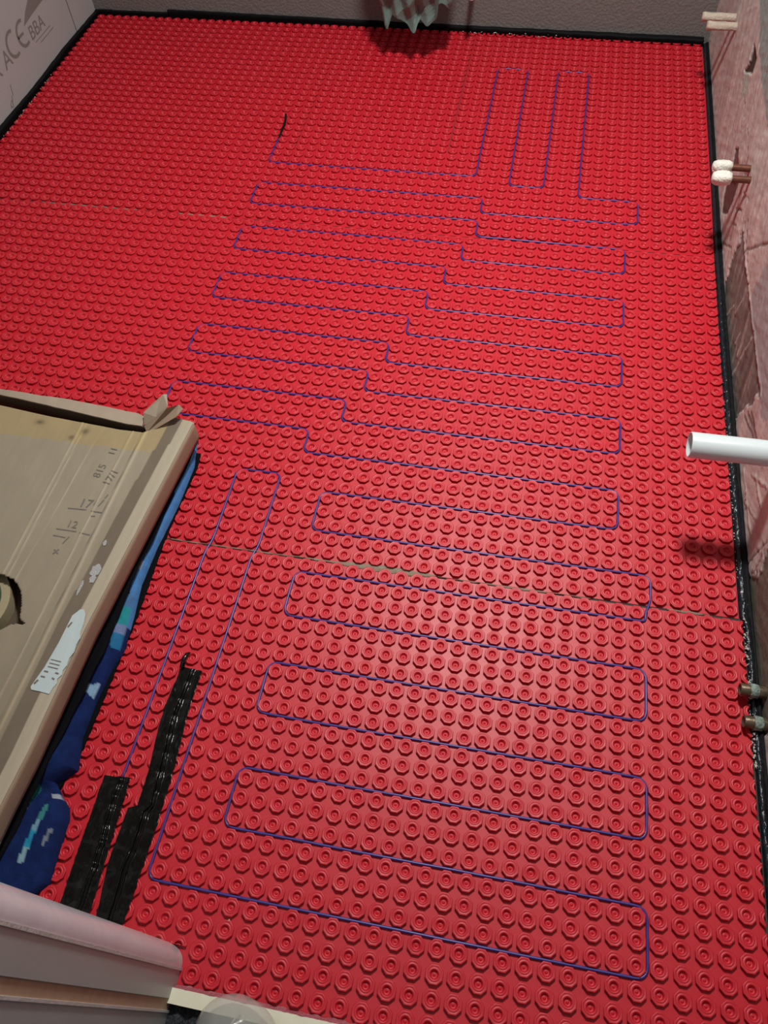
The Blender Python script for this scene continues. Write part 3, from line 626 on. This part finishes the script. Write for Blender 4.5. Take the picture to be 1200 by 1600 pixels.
# rim of the cut-out, label, silver smears, print
lab = [(-31.15, -7.47), (-31.45, -7.9), (-31.55, -9.55), (-31.75, -11.0), (-32.0, -12.13), (-31.9, -12.28), (-31.35, -12.3), (-30.85, -12.35), (-30.80, -12.0), (-30.70, -11.75), (-30.78, -11.5), (-30.62, -11.25), (-30.68, -11.0), (-30.58, -10.7), (-30.62, -10.3), (-30.48, -9.9), (-30.55, -9.5), (-30.48, -9.1), (-30.6, -8.8), (-30.62, -8.3), (-30.75, -7.7), (-30.95, -7.45)]
def zlid(x, y): return ZT+.10*(fbm(x*.25, y*.2, 3)-.5)+.03*(fbm(x*1.6, y*.5, 5)-.5)
pl = plate('paper_label', [(x, y, float(zlid(x, y))+.035) for x, y in lab], (0,0,1), .015, M['paper'], bx); pl['label'] = 'torn white paper label'
def dash(a, b, wd=.03, zoff=.085, nm='printed_stroke', m='print', par=None):
    a = np.array(a); b = np.array(b); d = b-a; n = np.array([-d[1], d[0]])/np.hypot(*d)*wd
    pts = [(*(a+n), 0), (*(b+n), 0), (*(b-n), 0), (*(a-n), 0)]
    return plate(nm, [(x, y, float(zlid(x, y))+zoff) for x, y, _ in pts], (0,0,1), .006, M[m], par or bx)
for y in (-10.55, -10.75, -10.95): dash((-31.55, y+.02), (-30.95, y-.02), .022, m='print', par=pl)
for a, b in (((-31.65, -11.2), (-31.4, -11.22)), ((-31.7, -11.5), (-31.45, -11.52)), ((-31.0, -11.2), (-30.8, -11.22)), ((-31.05, -11.5), (-30.9, -11.55))): dash(a, b, .035, par=pl)
dash((-31.87, -11.95), (-31.75, -11.72), .05, par=pl); dash((-31.4, -8.6), (-31.28, -8.3), .04, par=pl)
PRT = [((-34.6, -1.2), (-33.4, -1.15)), ((-33.1, -1.2), (-32.4, -1.2)), ((-34.7, -2.7), (-33.4, -2.7)), ((-33.2, -2.75), (-32.5, -2.8)), ((-34.7, -3.15), (-33.9, -3.2)),
       ((-33.1, -.75), (-32.95, -.25)), ((-32.8, -.8), (-32.6, -.3)), ((-32.6, -.2), (-32.5, .1)), ((-33.0, -1.55), (-32.7, -1.5)), ((-33.9, -3.6), (-33.7, -3.1))]
for a, b in PRT: dash(a, b, .035, .02)
def lid_text(s, x, y, h, rot=0.0):
    c = bpy.data.curves.new('t', 'FONT'); c.body = s; c.size = h*S*1.4; c.extrude = .0001
    o = bpy.data.objects.new('t', c); COL.objects.link(o); dg = bpy.context.evaluated_depsgraph_get()
    me = bpy.data.meshes.new_from_object(o.evaluated_get(dg)); bpy.data.objects.remove(o)
    r = link('printed_text', me, M['print'], bx); r.matrix_world = Matrix.Translation(Vector(V(x, y, float(zlid(x, y))+.03))) @ Matrix.Rotation(rot, 4, 'Z')
lid_text('17', -34.05, -1.0, .62); lid_text('12', -34.2, -2.5, .5); lid_text('17/1', -32.75, .7, .5, 1.35); lid_text('815', -33.55, 1.2, .5, 1.45); lid_text('11', -33.3, 3.0, .45, 1.45)
dash((-34.2, -4.35), (-33.95, -4.0), .05, .02); dash((-34.25, -4.05), (-33.9, -4.3), .04, .02)
for x, y, a, b in ((-31.25, -5.0, .32, .48), (-31.2, -5.55, .2, .3), (-31.7, -6.2, .10, .5), (-31.4, -3.2, .12, .2)):
    pts = [(x+a*(.7+.5*random.random())*math.cos(t*.45), y+b*(.7+.5*random.random())*math.sin(t*.45)) for t in range(14)]
    plate('silver_smear', [(p, q, float(zlid(p, q))+.03) for p, q in pts], (0,0,1), .01, M['foil'], bx)
# tape roll lying inside the cut-out
tr_ = empty('tape_roll', (0,0,0)); tag(tr_, 'roll of green tape inside the cut-out of the cardboard box', 'tape roll')
def ring(name, r0, r1, z0, z1, m, cx=-38.3, cy=-7.9, n=64):
    v = []; 
    for k in range(n):
        a = 2*math.pi*k/n
        for r, z in ((r0, z0), (r1, z0), (r1, z1), (r0, z1)): v.append((cx+r*math.cos(a), cy+r*math.sin(a), z))
    f = [(4*k+i, 4*((k+1) % n)+i, 4*((k+1) % n)+(i+1) % 4, 4*k+(i+1) % 4) for k in range(n) for i in range(4)]
    return mesh(name, v, f, m, tr_)
ring('tape_winding', 1.5, 2.05, 1.76, 3.1, M['rollgreen']); ring('paper_wrap', 2.05, 2.55, 1.74, 2.6, M['rollcore'])

# ------------------------------------------------------------------ doorway: batten, fabric, plastic
bt = loft('threshold_batten', lambda u, v: (-21.0+u*29, -24.24+.62*v+.004*u, .42+.01*noise2(u*90, v*3, 2)), 60, 3, M['wood'], thick=.9, smooth=False); tag(bt, 'pale pine batten along the doorway edge of the mat', 'batten')
def frF(u, v):
    x = -20.9+u*28.5; return x, -23.62+v*(.10+.10*noise2(x*4, 0*x, 3)), .36+.10*noise2(x*6, v*2, 5)-.42*v
fr_ = loft('glue_fringe', frF, 260, 4, mat('pink_glue', (.50, .20, .24), .3, spec=.7, vary=(300, .8, (.40, .03, .05)), bump=(500, .9, .003))); tag(fr_, 'ragged pinkish glue bead between batten and red mat', 'glue')
def knF(u, v):
    x = -21+u*4.6; y = -24.25-v*4; return x, y, -.3+.25*np.abs(np.sin(x*3.6))+.12*noise2(x*5, y*5, 4)
kn = loft('dark_cloth', knF, 60, 50, M['knit'], thick=.1); tag(kn, 'dark ribbed cloth with pale flecks below the batten', 'cloth')
def domF(u, v):
    a = u*2*math.pi; rr = np.sin(v*math.pi/2); x = -17.45+1.85*rr*np.cos(a)*(1+.05*np.sin(3*a)); y = -25.1+1.85*rr*np.sin(a)*(1+.06*np.cos(2*a+1))
    return x, y, .9+1.5*np.cos(v*math.pi/2)+.10*noise2(x*2, y*2, 5)
dm = loft('plastic_dome', domF, 60, 24, M['film2']); tag(dm, 'rounded translucent plastic piece over the batten at the frame bottom', 'plastic')
tube('pale_cord', [(-17.9, -24.9, .9), (-17.75, -24.4, .95), (-17.6, -24.05, .95), (-17.55, -23.8, .8)], .035, M['wood'], dm, seg=6)

# ------------------------------------------------------------------ crumbs
v = []; f = []
def crumb(x, y, z, r):
    k = len(v)
    for s in ((1,0,0), (-1,0,0), (0,1,0), (0,-1,0), (0,0,1), (0,0,-1)): v.append((x+s[0]*r*(.6+.8*random.random()), y+s[1]*r*(.6+.8*random.random()), z+s[2]*r*.6))
    for a, b, c in ((0,2,4), (2,1,4), (1,3,4), (3,0,4), (2,0,5), (1,2,5), (3,1,5), (0,3,5)): f.append((k+a, k+b, k+c))
for i in range(90): crumb(5.62+.06*random.random() if i % 2 else 5.72, random.uniform(-9, 0), random.uniform(-.15, .08), random.uniform(.03, .09))
for i in range(60): y = random.uniform(2, 18); crumb(5.45+.04*random.random(), y, random.uniform(-.15, .0), random.uniform(.02, .05))
for i in range(40): crumb(random.uniform(-19, 1), 64.75, random.uniform(-.1, .15), random.uniform(.04, .10))
for i in range(50): crumb(-60.45, random.uniform(38, 52), random.uniform(-.1, .1), random.uniform(.03, .08))
for x, y, r in ((-56.2, 47.7, .16), (-56.0, 48.2, .08), (-33, 56, .1), (-39, 47, .1), (-19.3, -20.6, .10), (-17.5, -21.3, .06), (-24.0, -6.8, .08), (-23.6, -14.9, .06), (-23.8, -16.8, .06)): crumb(x, y, -.12, r)
cr = mesh('dust_crumbs', v, f, M['crumb']); tag(cr, 'pale dust and adhesive crumbs scattered at the mat edges', 'dust', kind='stuff')
